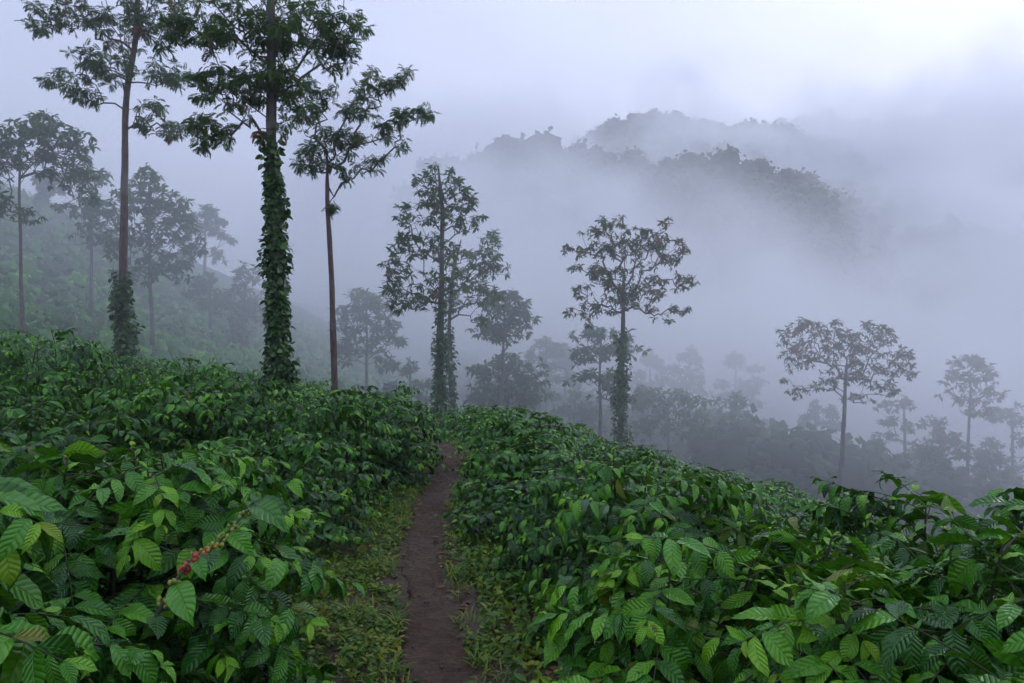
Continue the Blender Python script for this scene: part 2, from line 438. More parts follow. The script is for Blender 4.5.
for t in (.05, .2, .42, .62, .8, .97, 1.0):
    c = np.array([np.interp(t, tt[:, 0], fbp[:, q]) for q in range(3)])
    for sg in (-1, 1):
        P.append(c); D.append(np.array([.5, .2, .25])*(1 if t > .9 else .4)+sg*np.array([-.35, .75, -.1])+rng.normal(0, .15, 3)); L.append(rng.uniform(.07, .13)); T.append(rng.uniform(.25, .6))
P, D, L, T = map(np.array, (P, D, L, T))
lv = Bag(); _v, _f, _t, _u = leaves(P, D, np.tile([0, 0, 1.], (len(P), 1))+rng.normal(0, .3, (len(P), 3)), L, L*.42, T, rng.uniform(.6, 1.6, len(P)), np.full(len(P), .2), 6, 11, 'coffee', .011)
lv.add(to_local(fb_root, _v), _f, _t, _u)
obj('leaves', lv.mesh('leaves', M_coffee), fbo)
def sphere(bag, c, r, tone, nu=8, nv=6):
    th = np.linspace(0, np.pi, nv+1); ph = np.linspace(0, 2*np.pi, nu, endpoint=False)
    V = np.stack([np.sin(th)[:, None]*np.cos(ph), np.sin(th)[:, None]*np.sin(ph), np.repeat(np.cos(th)[:, None]*1.12, nu, 1)], -1).reshape(-1, 3)*r+c
    idx = np.arange((nv+1)*nu).reshape(nv+1, nu); nx = np.roll(idx, -1, 1)
    F = np.stack([idx[:-1], nx[:-1], nx[1:], idx[1:]], -1).reshape(-1, 4)
    bag.add(V, F, np.full(len(V), tone))
for ci, (t, tone, n) in enumerate([(.10, .1, 8), (.20, .15, 9), (.31, .8, 13), (.40, .85, 12), (.50, .75, 12), (.58, .5, 8), (.68, .25, 10), (.76, .12, 12), (.84, .08, 11), (.92, .1, 9)]):
    c = fbp[0]*0+np.array([np.interp(t, tt[:, 0], fbp[:, q]) for q in range(3)])
    bb = Bag()
    for q in range(n):
        o = unit(rng.normal(0, 1, 3))*np.array([1, 1, .8])*rng.uniform(.007, .015)
        sphere(bb, to_local(fb_root, c+o), .0046*rng.uniform(.75, 1.15), np.clip(tone+rng.normal(0, .12), 0, 1))
    m = obj('cherry_cluster', bb.mesh('cherry_cluster', M_berry), fbo)
    m['label'] = 'red coffee cherries on the branch' if tone > .6 else 'unripe green coffee cherries on the branch'

# ------------------------------------------------------------------ trees
def grow(tips, trunk_nodes, step=.35, upw=1.2, seed=0):
    """join every tip to the nearest lower node; returns nodes, parents"""
    r = np.random.default_rng(seed)
    pos = [p for p in trunk_nodes]; par = [-1]+list(range(len(trunk_nodes)-1))
    axis = np.array(trunk_nodes)
    dist = np.min(np.linalg.norm(tips[:, None]-axis[None], axis=-1), 1)
    for i in np.argsort(dist):
        p = tips[i]; A = np.array(pos)
        dv = A-p; dh = np.linalg.norm(dv[:, :2], axis=1)
        cost = np.linalg.norm(dv, axis=1)+upw*np.maximum(0, dv[:, 2]+.45*dh)
        j = int(np.argmin(cost)); q = A[j]; ln = np.linalg.norm(p-q); m = max(1, int(ln/step))
        prev = j
        for s in range(1, m+1):
            t = s/m; w = q+(p-q)*t
            if s < m:
                w = w+np.array([0, 0, .10*ln*math.sin(math.pi*t)])*(1 if ln > .5 else 0)+r.normal(0, .022*min(1.2, ln)+.008, 3)
            pos.append(w); par.append(prev); prev = len(pos)-1
    return np.array(pos), np.array(par)

FR_U = None
def fronds(bag, P, D, N, L, tone, detail, r):
    """drooping divided leaves; detail 2: rachis with leaflets, 1: folded blade, 0: one rhombus"""
    n = len(P)
    if detail == 2:
        d = unit(D); nn = unit(N-(N*d).sum(-1, keepdims=True)*d); s = np.cross(d, nn)
        bend = r.uniform(.5, 1.5, n)
        for k, v in enumerate(np.linspace(.22, 1.0, 6)):
            a = bend*v; base = P+d*(np.sin(a)/bend*L)[:, None]-nn*((1-np.cos(a))/bend*L)[:, None]
            tg = d*np.cos(a)[:, None]-nn*np.sin(a)[:, None]
            if k == 5: sides = [0]
            else: sides = [-1, 1]
            for sg in sides:
                dd = tg*(.75 if sg else 1)+s*sg*.75-nn*.15
                ll = L*(.42 if sg else .34)*(1-.35*abs(v-.5))*r.uniform(.8, 1.2, n)
                bag.add(*leaves(base, dd, nn+r.normal(0, .15, (n, 3)), ll, ll*.30, tone, np.full(n, .5), np.full(n, .1), 1, 2, 'blade'))
    elif detail == 1:
        bag.add(*leaves(P, D, N, L, L*.30, tone, r.uniform(.4, 1.3, n), np.full(n, .3), 2, 3, 'blade'))
    else:
        bag.add(*leaves(P, D, N, L, L*.40, tone, r.uniform(.3, 1.0, n), np.full(n, .2), 1, 2, 'blade'))

def make_tree(name, label, cat, Y, trunk, rad, blobs, seed, leaf=.26, nfr=9, detail=1, red=.0, ivy=None, mat=None, group=None, bright=0., dens=1.0, crown_start=None, thick=.8, leaders=()):
    r = np.random.default_rng(seed)
    mat = mat or M_bark
    tp = np.array([at(px, py, Y) for px, py in trunk])
    g = float(ground(tp[0][0], Y)); base = np.array([tp[0][0]+(tp[0][0]-tp[1][0])*.15, Y, g-.25])
    if len(tp) > 1: tp = np.array([q for q in tp[:-1] if q[2] > g+.4]+[tp[-1]])
    if tp[-1][2]-g < 4: print('LOW', label, tp[-1][2]-g)
    P = np.vstack([base, tp])
    # resample the trunk
    seg = np.r_[0, np.cumsum(np.linalg.norm(np.diff(P, axis=0), axis=1))]
    n = max(12, int(seg[-1]/.3)); s = np.linspace(0, seg[-1], n)
    T = np.stack([np.interp(s, seg, P[:, q]) for q in range(3)], -1)
    wob = np.cumsum(r.normal(0, .019, (n, 2)), axis=0); wob -= wob.mean(0); T[:, :2] += wob*.6
    T = np.concatenate([T[:1], (T[:-2]+2*T[1:-1]+T[2:])/4, T[-1:]])
    root = empty(name, (base[0], base[1], g))
    O = np.array([base[0], base[1], g])
    # crown tips
    tips = []
    k = Y/FOC
    for (cx, cy, rx, ry, nt) in blobs:
        c = at(cx, cy, Y); off = r.normal(0, 1)*thick*max(rx, 8)*k*.5
        nn = max(1, int(round(nt*dens*1.8)))
        for q in range(nn):
            a = r.uniform(0, 6.28); rr = math.sqrt(r.uniform(0, 1))*.97
            ex, ez = rr*math.cos(a), rr*math.sin(a)
            dy = off+r.uniform(-1, 1)*thick*1.2*max(rx, ry)*k*math.sqrt(max(.1, 1-rr*rr))
            sc = (Y+dy)/Y
            tips.append([(c[0]+ex*rx*k)*sc, Y+dy, (c[2]+ez*ry*k-ZC)*sc+ZC])
        for q in range(int(nn*.45)):          # loose twigs between the clumps
            a = r.uniform(0, 6.28); rr = math.sqrt(r.uniform(0, 1))
            dy = off+r.normal(0, 1)*thick*max(rx, ry)*k*.8; sc = (Y+dy)/Y
            tips.append([(c[0]+rr*math.cos(a)*rx*k*1.5)*sc, Y+dy, (c[2]+rr*math.sin(a)*ry*k*1.25-ZC)*sc+ZC])
    tips = np.array(tips)
    zc = tips[:, 2].min() if crown_start is None else at(0, crown_start, Y)[2]
    tn = [p for p in T if p[2] >= min(zc, T[-1][2]-.5)]
    nodes, par = grow(tips, tn, step=.30*max(1, Y/26), seed=seed)
    load = np.zeros(len(nodes)); kids = np.zeros(len(nodes), int)
    for i in range(len(nodes)-1, 0, -1):
        if kids[i] == 0: load[i] = max(load[i], 1)
        load[par[i]] += load[i]; kids[par[i]] += 1
    nt = len(tn)
    tot = max(load[0], 1)
    rb = np.minimum(rad*.62, .0075*(Y/20)**.5*np.maximum(load, 1)**.42)
    br = Bag()
    # trunk
    zt = (T[:, 2]-T[0, 2])/(T[-1, 2]-T[0, 2])
    tr = rad*(1.0-.55*zt)*(1+.05*r.normal(0, 1, n))
    tr *= 1+.25*np.exp(-np.clip(T[:, 2]-g, 0, 9)/.35)
    tr = np.where(zt > .93, tr*(1-.6*(zt-.93)/.07), tr)
    tube(br, T-O, tr, 10)
    # chains
    child = {}
    for i in range(nt, len(nodes)): child.setdefault(par[i], []).append(i)
    stack = []
    for i in range(nt):
        for c in child.get(i, []): stack.append((i, c))
    while stack:
        a, b = stack.pop(); ch = [a, b]
        while True:
            nx = child.get(ch[-1], [])
            if not nx: break
            nx = sorted(nx, key=lambda q: -load[q])
            for q in nx[1:]: stack.append((ch[-1], q))
            ch.append(nx[0])
        rr = rb[ch].copy(); rr[0] = min(rr[0], rr[1]*1.15)
        tube(br, nodes[ch]-O, rr, 5 if rr[0] > .02 else 3)
    obj('trunk', br.mesh('trunk', mat), root)
    # leaf whorls at tips and along the last twigs
    leafend = [i for i in range(nt, len(nodes)) if kids[i] == 0]
    extra = [i for i in range(nt, len(nodes)) if kids[i] > 0 and load[i] <= 4 and r.uniform() < .6]
    cr = Bag(); PP = []; DD = []; NN = []; LL = []; TT = []
    cen = tips.mean(0)
    for i in leafend+extra:
        p = nodes[i]-O; q = nodes[par[i]]-O; tg = unit(p-q)
        m = max(3, int((nfr+3)*r.uniform(.7, 1.25)*(1 if kids[i] == 0 else .5)))
        base_t = np.clip(r.normal(.40+bright, .15), 0, .78)
        if r.uniform() < red: base_t = r.uniform(.86, 1)
        sz = r.uniform(.8, 1.2)
        a0 = r.uniform(0, 6.28)
        for f in range(m):
            a = a0+f*2.4
            e = r.uniform(-1.3, .8)
            d = np.array([math.cos(a), math.sin(a), e])+tg*.45
            PP.append(p-tg*r.uniform(0, .09)); DD.append(d); NN.append(np.array([0, 0, 1.])+r.normal(0, .5, 3))
            LL.append(leaf*sz*r.uniform(.75, 1.2)); TT.append(np.clip(base_t+r.normal(0, .04), 0, 1))
    fronds(cr, np.array(PP), np.array(DD), np.array(NN), np.array(LL), np.array(TT), detail, r)
    obj('crown', cr.mesh('crown', M_tree), root)
    if ivy:
        iv = Bag(); (pt, rtop, rbot, ni, ls) = ivy; ni = int(ni*1.6)
        zt_, zb_ = at(0, pt, Y)[2], g
        PP = []; DD = []; NN = []; LL = []
        for q in range(ni):
            t = r.uniform(0, 1); z = zb_+(zt_-zb_)*t
            if t > .85 and r.uniform() < (t-.85)/.15*.8: continue
            if mnoise.noise((z*.9, math.sin(q)*1.5, seed*3.3)) < -.12-.25*(1-t): continue
            c = np.array([np.interp(z, T[:, 2], T[:, 0]), np.interp(z, T[:, 2], T[:, 1]), z])
            a = r.uniform(0, 6.28)
            lump = 1+.30*math.sin(z*2.3+2*math.sin(a+seed))+.18*math.sin(z*5.1+a*2+seed)
            rd = (rbot+(rtop-rbot)*t)*k*lump*r.uniform(.35, 1.15)
            o = np.array([math.cos(a), math.sin(a), 0])
            PP.append(c+o*rd-O); DD.append(o*r.uniform(.1, 1.2)+np.array([-o[1], o[0], 0])*r.normal(0, .7)+np.array([0, 0, -r.uniform(-.2, 1)]))
            NN.append(o*.8+np.array([0, 0, .7])+r.normal(0, .45, 3)); LL.append(.85*ls*r.uniform(.4, 1.45))
        n_ = len(PP); LL = np.array(LL)
        hf = r.uniform(.15, .85, n_)
        iv.add(*leaves(np.array(PP), np.array(DD), np.array(NN), LL, LL*.72, hf, r.uniform(.2, .9, n_), r.uniform(.1, .4, n_), 2, 3, 'heart'))
        # the climber's own stems twining up the bark
        for q in range(5):
            zz = np.linspace(zb_, zb_+(zt_-zb_)*r.uniform(.75, 1), 24); ph = r.uniform(0, 6.28)+zz*r.uniform(-.6, .6)
            rr = np.interp(zz, T[:, 2], tr)+.012
            pts = np.stack([np.interp(zz, T[:, 2], T[:, 0])+rr*np.cos(ph), np.interp(zz, T[:, 2], T[:, 1])+rr*np.sin(ph), zz], -1)-O
            tube(iv, pts, np.full(24, .012), 4)
        obj('climbing_vine', iv.mesh('climbing_vine', M_ivy), root)
    tag(root, label, cat, group)
    return root

SH = 'shade trees on the near slope'
make_tree('shade_tree', 'tallest vine-wrapped tree with a thick leafy green column for a trunk, crown leaving the frame', 'tree', 15,
    [(280, 392), (276, 280), (272, 150), (271, 60), (271, -60)], .16,
    [(203, 120, 10, 8, 9), (222, 133, 10, 10, 11), (208, 143, 8, 6, 6), (215, 82, 20, 17, 34), (248, 122, 6, 6, 5), (253, 88, 18, 16, 28), (240, 105, 10, 8, 8), (290, 96, 17, 15, 26), (272, 76, 24, 14, 30),
     (342, 55, 11, 11, 13), (331, 64, 9, 9, 8), (342, 28, 18, 18, 30), (302, 22, 36, 22, 60), (240, 20, 36, 22, 55), (214, 36, 20, 12, 20), (272, 42, 30, 20, 40), (318, 48, 18, 12, 20),
     (184, 26, 17, 18, 26), (165, 38, 10, 12, 8), (190, -20, 30, 20, 20), (270, -35, 85, 30, 70), (265, 135, 7, 6, 5), (283, 125, 8, 7, 5)],
    3, leaf=.22, nfr=6, detail=2, red=.02, bright=.16, dens=.62, ivy=(140, 8, 12, 3000, .15), group=SH, crown_start=130)
make_tree('shade_tree', 'tall tree with bare brown trunk and a vine collar round its foot, at left', 'tree', 22,
    [(123, 365), (123, 275), (125, 180), (126, 95), (132, 60), (137, 30), (141, -40)], .15,
    [(36, 8, 7, 6, 5), (45, 22, 14, 10, 14), (75, 15, 20, 14, 26), (60, 80, 13, 10, 13), (84, 86, 13, 13, 17), (97, 100, 8, 6, 5), (84, 56, 13, 9, 11), (115, 70, 22, 15, 26), (120, 28, 26, 22, 40), (160, 18, 28, 20, 38),
     (150, 106, 11, 9, 9), (165, 128, 20, 9, 17), (190, 130, 11, 11, 9), (140, 128, 9, 9, 7), (160, 75, 15, 13, 16), (181, 77, 11, 8, 9), (112, -22, 60, 18, 50), (150, -55, 45, 25, 30)],
    4, leaf=.27, nfr=6, detail=2, bright=.06, red=.03, dens=.66, ivy=(272, 7, 13, 1500, .17), mat=M_barkred, group=SH, crown_start=135)
make_tree('shade_tree', 'slender bare-trunked tree forking into a lopsided crown right of the leafy vine column', 'tree', 18,
    [(333, 394), (331, 250), (329, 190), (330, 160)], .10,
    [(403, 73, 8, 7, 6), (391, 86, 9, 8, 8), (372, 78, 9, 9, 8), (366, 96, 13, 13, 14), (421, 114, 8, 8, 7), (402, 118, 8, 8, 7), (385, 130, 10, 8, 9), (400, 145, 7, 6, 5), (381, 157, 7, 6, 5), (355, 114, 15, 13, 18), (350, 140, 17, 13, 20),
     (325, 145, 17, 17, 24), (310, 163, 13, 11, 12), (366, 168, 9, 8, 7), (347, 178, 8, 6, 5), (318, 96, 13, 13, 14), (308, 120, 13, 13, 13), (305, 84, 9, 7, 6), (338, 163, 11, 8, 8), (331, 203, 4, 7, 5)],
    5, dens=.8, leaf=.21, nfr=6, detail=2, red=.02, bright=.12, mat=M_barkred, group=SH, crown_start=195)
make_tree('shade_tree', 'cone-shaped leafy tree with a vine-clad trunk where the path disappears', 'tree', 24,
    [(440, 418), (441, 300), (442, 200), (438, 168)], .13,
    [(432, 173, 7, 8, 8), (450, 176, 8, 7, 7), (435, 195, 17, 11, 24), (460, 190, 9, 10, 9), (403, 207, 5, 6, 4), (418, 184, 5, 6, 4), (445, 215, 24, 13, 32), (470, 200, 7, 7, 6), (405, 221, 9, 9, 9), (478, 220, 7, 7, 6), (415, 245, 19, 13, 25), (440, 250, 19, 14, 26),
     (465, 228, 9, 8, 8), (402, 238, 7, 7, 5), (396, 268, 13, 11, 14), (410, 290, 19, 13, 24), (391, 286, 7, 7, 5), (440, 282, 21, 17, 28), (396, 306, 11, 7, 8), (421, 305, 17, 7, 12)],
    6, leaf=.23, nfr=7, detail=1, red=.03, dens=.9, bright=.06, ivy=(285, 5, 9, 1100, .15), group=SH, crown_start=300)
make_tree('shade_tree', 'lighter green tree crowding behind the right side of the cone-shaped tree', 'tree', 27.5,
    [(450, 415), (450, 330), (455, 270), (462, 240)], .11,
    [(470, 265, 23, 17, 36), (490, 240, 11, 9, 10), (485, 260, 17, 13, 22), (498, 270, 7, 8, 6), (470, 293, 24, 13, 30), (490, 298, 14, 11, 14), (476, 318, 13, 7, 8), (455, 305, 13, 9, 10)],
    7, leaf=.25, nfr=7, detail=1, dens=.9, bright=.26, group=SH, ivy=(320, 4, 6, 500, .16), crown_start=330)
make_tree('shade_tree', 'round airy tree with russet tinged leaves and vine-thickened trunk against white mist', 'tree', 26,
    [(619, 460), (621, 380), (624, 325), (625, 270)], .13,
    [(567, 249, 5, 4, 3), (576, 268, 5, 5, 4), (583, 250, 6, 7, 5), (593, 232, 8, 5, 6), (604, 221, 5, 5, 4), (622, 221, 5, 6, 4), (612, 230, 11, 7, 10), (600, 250, 15, 9, 15), (620, 250, 17, 13, 26), (635, 238, 13, 11, 17), (645, 232, 5, 5, 4), (666, 223, 5, 6, 4),
     (660, 240, 9, 8, 10), (680, 250, 7, 5, 5), (682, 243, 5, 5, 4), (650, 255, 17, 13, 24), (670, 260, 9, 7, 8), (677, 281, 9, 7, 8), (691, 281, 5, 5, 4), (600, 275, 13, 11, 16), (581, 290, 7, 7, 6), (625, 280, 23, 15, 38), (655, 285, 13, 11, 16),
     (570, 311, 6, 4, 3), (590, 310, 11, 7, 8), (610, 305, 17, 9, 18), (640, 300, 17, 9, 16), (655, 313, 7, 6, 5), (675, 310, 8, 5, 5), (687, 310, 4, 3, 3), (667, 320, 4, 3, 2), (588, 322, 4, 5, 3)],
    8, dens=1.1, leaf=.21, nfr=7, detail=1, red=.28, ivy=(330, 5, 11, 1300, .15), group=SH, crown_start=335)
make_tree('shade_tree', 'wide flat-topped tree with reddish foliage rising from the valley on the right', 'tree', 34,
    [(839, 510), (843, 440), (846, 395), (848, 360)], .15,
    [(793, 338, 12, 13, 17), (812, 328, 13, 7, 13), (785, 378, 5, 4, 3), (800, 360, 17, 11, 24), (825, 345, 17, 17, 36), (850, 345, 15, 13, 28), (875, 345, 19, 15, 38), (888, 329, 6, 5, 4), (870, 326, 6, 4, 4), (905, 355, 8, 9, 9), (895, 370, 13, 9, 15), (850, 370, 23, 11, 34), (825, 385, 13, 7, 10), (880, 385, 14, 7, 10), (912, 375, 5, 4, 3), (805, 322, 6, 5, 5), (835, 326, 7, 6, 6), (800, 392, 12, 6, 6), (862, 398, 14, 6, 7), (890, 392, 8, 5, 4)],
    9, leaf=.27, nfr=7, detail=1, red=.5, group=SH, crown_start=405)
make_tree('shade_tree', 'spreading tree with a thin straight trunk at the left edge of the photo', 'tree', 32,
    [(22, 350), (21, 240), (19, 195), (22, 150)], .10,
    [(20, 148, 34, 22, 60), (62, 158, 28, 26, 60), (-12, 165, 30, 30, 40), (80, 185, 16, 16, 20), (12, 214, 22, 10, 14), (40, 125, 22, 10, 25), (-8, 205, 20, 12, 12), (75, 140, 10, 12, 10)],
    10, leaf=.34, nfr=8, detail=1, group=SH, crown_start=220, mat=M_barkred)
MI = 'mist-faded trees on the slope'
make_tree('misty_tree', 'mist-faded layered tree right of the bare brown trunk', 'tree', 42,
    [(152, 340), (150, 270), (150, 220), (149, 185)], .14,
    [(148, 180, 13, 11, 16), (135, 200, 19, 13, 26), (165, 205, 17, 13, 24), (180, 220, 15, 9, 14), (150, 235, 29, 17, 46), (120, 245, 13, 11, 12), (190, 240, 13, 7, 10), (165, 265, 29, 13, 28), (195, 250, 9, 5, 5), (135, 275, 19, 9, 14)],
    11, leaf=.45, nfr=8, detail=0, group=MI, crown_start=280)
make_tree('misty_tree', 'pale tree half hidden in mist between the left-edge tree and the bare brown trunk', 'tree', 50,
    [(92, 335), (92, 230), (92, 190)], .14, [(92, 182, 16, 12, 18), (84, 206, 20, 13, 26), (102, 214, 18, 13, 22), (85, 236, 16, 10, 14), (105, 240, 12, 8, 8)],
    12, leaf=.5, nfr=8, detail=0, group=MI, crown_start=245)
make_tree('misty_tree', 'faint round-topped tree in the mist directly left of the leafy vine column', 'tree', 58,
    [(244, 385), (243, 320), (244, 285)], .13, [(245, 275, 11, 11, 15), (240, 300, 19, 15, 30), (254, 312, 11, 13, 14), (238, 336, 17, 11, 16)],
    13, leaf=.55, nfr=8, detail=0, group=MI, crown_start=345)
make_tree('misty_tree', 'bushy grey-green tree in the mist between the forked tree and the cone-shaped tree', 'tree', 45,
    [(366, 410), (367, 345), (366, 305)], .13,
    [(365, 300, 16, 9, 20), (350, 320, 15, 13, 24), (378, 318, 19, 15, 32), (395, 335, 9, 11, 10), (365, 345, 27, 13, 36), (345, 355, 11, 9, 10), (385, 365, 11, 7, 8)],
    14, leaf=.46, nfr=8, detail=0, group=MI, crown_start=372)
make_tree('misty_tree', 'slim small-crowned tree right of the cone-shaped tree', 'tree', 36,
    [(502, 425), (503, 345), (505, 300)], .11,
    [(507, 303, 17, 11, 30), (500, 330, 21, 11, 30), (520, 318, 11, 11, 14), (489, 324, 9, 9, 9)],
    15, leaf=.38, nfr=8, detail=0, group=MI, crown_start=345)
make_tree('misty_tree', 'low dome-shaped dark tree at the foot of the slim small-crowned tree', 'tree', 40,
    [(508, 428), (508, 395), (507, 365)], .12, [(507, 375, 29, 19, 70), (490, 395, 19, 11, 28), (525, 395, 15, 13, 22), (505, 402, 26, 10, 24)],
    16, leaf=.42, nfr=8, detail=0, group=MI, crown_start=408)
make_tree('misty_tree', 'drooping tiered tree close behind the left of the round airy tree', 'tree', 36,
    [(600, 452), (600, 380), (602, 332)], .11, [(603, 334, 23, 7, 16), (590, 354, 19, 9, 17), (615, 350, 21, 9, 16), (600, 378, 25, 8, 20), (612, 396, 18, 8, 10)],
    17, leaf=.40, nfr=8, detail=0, group=MI, crown_start=400)
make_tree('misty_tree', 'low bright-green leafy tree behind the right of the vine-thickened trunk', 'tree', 44,
    [(668, 470), (668, 420), (668, 400)], .11, [(645, 398, 17, 10, 22), (672, 405, 25, 12, 36), (695, 425, 20, 12, 24), (655, 425, 22, 12, 24)],
    18, leaf=.46, nfr=8, detail=0, group=MI, bright=.25, crown_start=435)
make_tree('misty_tree', 'narrow faint tree in mist between the round airy tree and the flat-topped tree', 'tree', 50,
    [(729, 485), (730, 430), (732, 405)], .11, [(733, 403, 13, 9, 14), (735, 420, 20, 10, 20), (728, 436, 16, 8, 12), (738, 450, 14, 7, 6)],
    19, leaf=.48, nfr=8, detail=0, group=MI, crown_start=455)
make_tree('misty_tree', 'open-branched reddish tree standing above the others at the right edge', 'tree', 46,
    [(966, 520), (968, 440), (970, 395), (970, 370)], .14,
    [(970, 362, 15, 5, 14), (955, 373, 9, 5, 6), (985, 370, 10, 7, 8), (970, 380, 19, 7, 14), (965, 396, 19, 7, 13), (990, 394, 11, 7, 7), (975, 412, 18, 7, 10)],
    20, leaf=.40, nfr=8, detail=0, red=.4, group=MI, crown_start=420)
for i, (px, top, w, Y, lab, red) in enumerate([
        (905, 398, 30, 52, 'dense misty tree between the flat-topped tree and the reddish tree at the right edge', .08),
        (942, 420, 26, 49, 'low misty tree in front of the reddish tree at the right edge', .25),
        (1012, 405, 30, 53, 'dense misty tree cut off by the right edge of the photo', .15),
        (878, 440, 26, 46, 'shadowy low tree just right of the flat-topped tree trunk', .05),
        (815, 402, 22, 62, 'pale tree in the mist left of the flat-topped tree trunk', 0),
        (546, 338, 20, 60, 'faint broad tree in the mist right of the slim small-crowned tree', 0),
        (770, 420, 24, 74, 'barely visible tree in the mist, nearest left of the pale tree by the flat-topped tree', 0),
        (690, 348, 26, 85, 'ghostly tree in thick mist right of the round airy tree crown', 0),
        (650, 352, 22, 90, 'ghostly tree in thick mist directly behind the vine-thickened trunk', 0),
        (735, 352, 22, 88, 'ghostly tree in thick mist above the narrow faint tree', 0),
        (565, 345, 16, 70, 'ghostly narrow tree in mist left of the round airy tree', 0),
        (410, 362, 24, 44, 'low hazy tree left of the cone-shaped tree trunk', 0),
        (48, 172, 14, 92, 'pale far tree on the skyline of the left slope', 0),
        (205, 205, 22, 80, 'pale far tree between the layered tree and the leafy vine column', 0),
        (925, 445, 30, 45, 'bushy lower tree among the misty trees at right, closest to the flat-topped tree trunk', .1),
        (985, 452, 30, 47, 'bushy lower tree in the mist just above the right-hand coffee bushes', .1),
        (790, 440, 22, 56, 'low bushy tree in mist just left of the flat-topped tree trunk', 0),
        (700, 408, 26, 58, 'spreading low tree in mist between the bright-green and narrow faint trees', 0),
        (640, 385, 22, 62, 'blurred tree just behind the low bright-green leafy tree', 0),
        (575, 392, 20, 50, 'small bushy tree in mist at the foot of the drooping tiered tree', 0),
        (540, 385, 20, 54, 'small bushy tree right of the low dome-shaped dark tree', 0),
        (210, 275, 22, 60, 'blurred low tree between the bare brown trunk and the leafy vine column', 0),
        ]):
    rr = random.Random(50+i); h = w*2.4
    blobs = [(px, top+.08*h, w*.22, h*.10, 8)]
    for q in range(15):
        v = rr.uniform(.1, 1); ww = w*(.45+.75*math.sin(math.pi*min(.62, v*.62)))
        blobs.append((px+rr.uniform(-1, 1)*ww, top+v*h, w*rr.uniform(.18, .36), w*rr.uniform(.14, .26), 8))
    make_tree('misty_tree', lab, 'tree', Y, [(px+rr.uniform(-2, 2), top+1.6*h), (px, top+h), (px, top+.1*h)], .12+.001*Y, blobs, 60+i,
              leaf=.0075*Y, nfr=8, detail=0, red=red, group=MI, bright=rr.uniform(0, .2), crown_start=top+h)

# ------------------------------------------------------------------ ground, path
def spaced(a, b, n, p): 
    t = np.linspace(-1, 1, n); return a+(b-a)*(np.sign(t)*np.abs(t)**p+1)/2
xs = np.sort(np.concatenate([np.linspace(-6, 6, 100), np.sign(np.linspace(-1, 1, 120))*(6.1+1494*np.abs(np.linspace(-1, 1, 120))**3.2)]))
ys = np.concatenate([np.linspace(-8, 1, 20), np.linspace(1.15, 18, 120), 18+np.linspace(.02, 1, 110)**2.6*1600])
X, Yg = np.meshgrid(xs, ys)
Zg = ground(X, Yg)
dxp = np.abs(X-pathx(Yg)-.05*np.sin(Yg*1.15+.6)); Zg = Zg-.05*(1-sstep(.15, .25, dxp))*(Yg < 20)
idx = np.arange(X.size).reshape(X.shape)
F = np.stack([idx[:-1, :-1], idx[:-1, 1:], idx[1:, 1:], idx[1:, :-1]], -1).reshape(-1, 4)
o = obj('ground', mesh_from('ground', np.stack([X, Yg, Zg], -1).reshape(-1, 3), F, mats=[M_ground, M_hill])); o['kind'] = 'structure'
far_face = (Yg[:-1, :-1] > 27).ravel().astype(np.int32); o.data.polygons.foreach_set('material_index', far_face)
# trodden path
py_ = np.linspace(-4, 18, 440); pu = np.linspace(-1, 1, 25)
U, Yp = np.meshgrid(pu, py_)
wid = .225+.03*np.sin(Yp*1.9)+.02*np.sin(Yp*5.3+1)+.04
edge = np.array([[mnoise.noise((float(y)*3.1, s*7.3, 2.0)) for s in (-1, 1)] for y in py_])
wob = np.where(U < 0, edge[:, :1], edge[:, 1:])*.12*np.abs(U)
Xp = pathx(Yp)+.05*np.sin(Yp*1.15+.6)+U*(wid+wob)
nz = np.array([[mnoise.noise((float(a)*9, float(b)*9, 0))*.5+mnoise.noise((float(a)*26, float(b)*26, 3))*.25 for a, b in zip(r1, r2)] for r1, r2 in zip(Xp, Yp)])
Zp = pathz(Yp)+.012-.02*(1-U**2)+.034*nz*(1-U**4)-.055*np.abs(U)**8
idx = np.arange(U.size).reshape(U.shape)
F = np.stack([idx[:-1, :-1], idx[:-1, 1:], idx[1:, 1:], idx[1:, :-1]], -1).reshape(-1, 4)
o = obj('dirt_path', mesh_from('dirt_path', np.stack([Xp, Yp, Zp], -1).reshape(-1, 3), F, mats=[M_path])); o['kind'] = 'structure'

# weeds, litter and pebbles beside the path
rng = np.random.default_rng(11)
def verge(n, y0, y1, lo, hi):
    y = y0+(y1-y0)*rng.uniform(0, 1, n)**1.5; s = np.where(rng.uniform(0, 1, n) < .62, -1, 1)
    d = lo+(hi-lo)*rng.uniform(0, 1, n)**1.1; d = np.where(s > 0, d*.75, d)
    return pathx(y)+s*d, y, d
wb = Bag()
x, y, d = verge(13000, 2.4, 17, .25, 1.7)
dn = np.array([mnoise.noise((float(a)*1.7, float(b)*1.7, 5)) for a, b in zip(x, y)])+.16*sstep(.25, .8, d)
keep = rng.uniform(-.25, .40, len(x)) < dn; x, y, d, dn = x[keep], y[keep], d[keep], dn[keep]
P = []; D = []; L = []; T = []
for a, b, q, w in zip(x, y, d, dn):
    z = float(ground(a, b)); hh = rng.uniform(.02, .10)*(.35+1.0*min(1.2, q))*(1.8 if (a > pathx(b) and rng.uniform() < .4) else 1); t0 = rng.normal(.50, .2)
    for k in range(int(rng.integers(4, 9))):
        az = rng.uniform(0, 6.28); el = rng.uniform(.0, .9)
        P.append((a+rng.normal(0, .02), b+rng.normal(0, .02), z+hh*rng.uniform(.1, 1))); D.append((math.cos(az), math.sin(az), el))
        L.append(rng.uniform(.022, .06)); T.append(t0+rng.normal(0, .08))
P, D, L, T = map(np.array, (P, D, L, T)); T = np.clip(T, 0, 1)
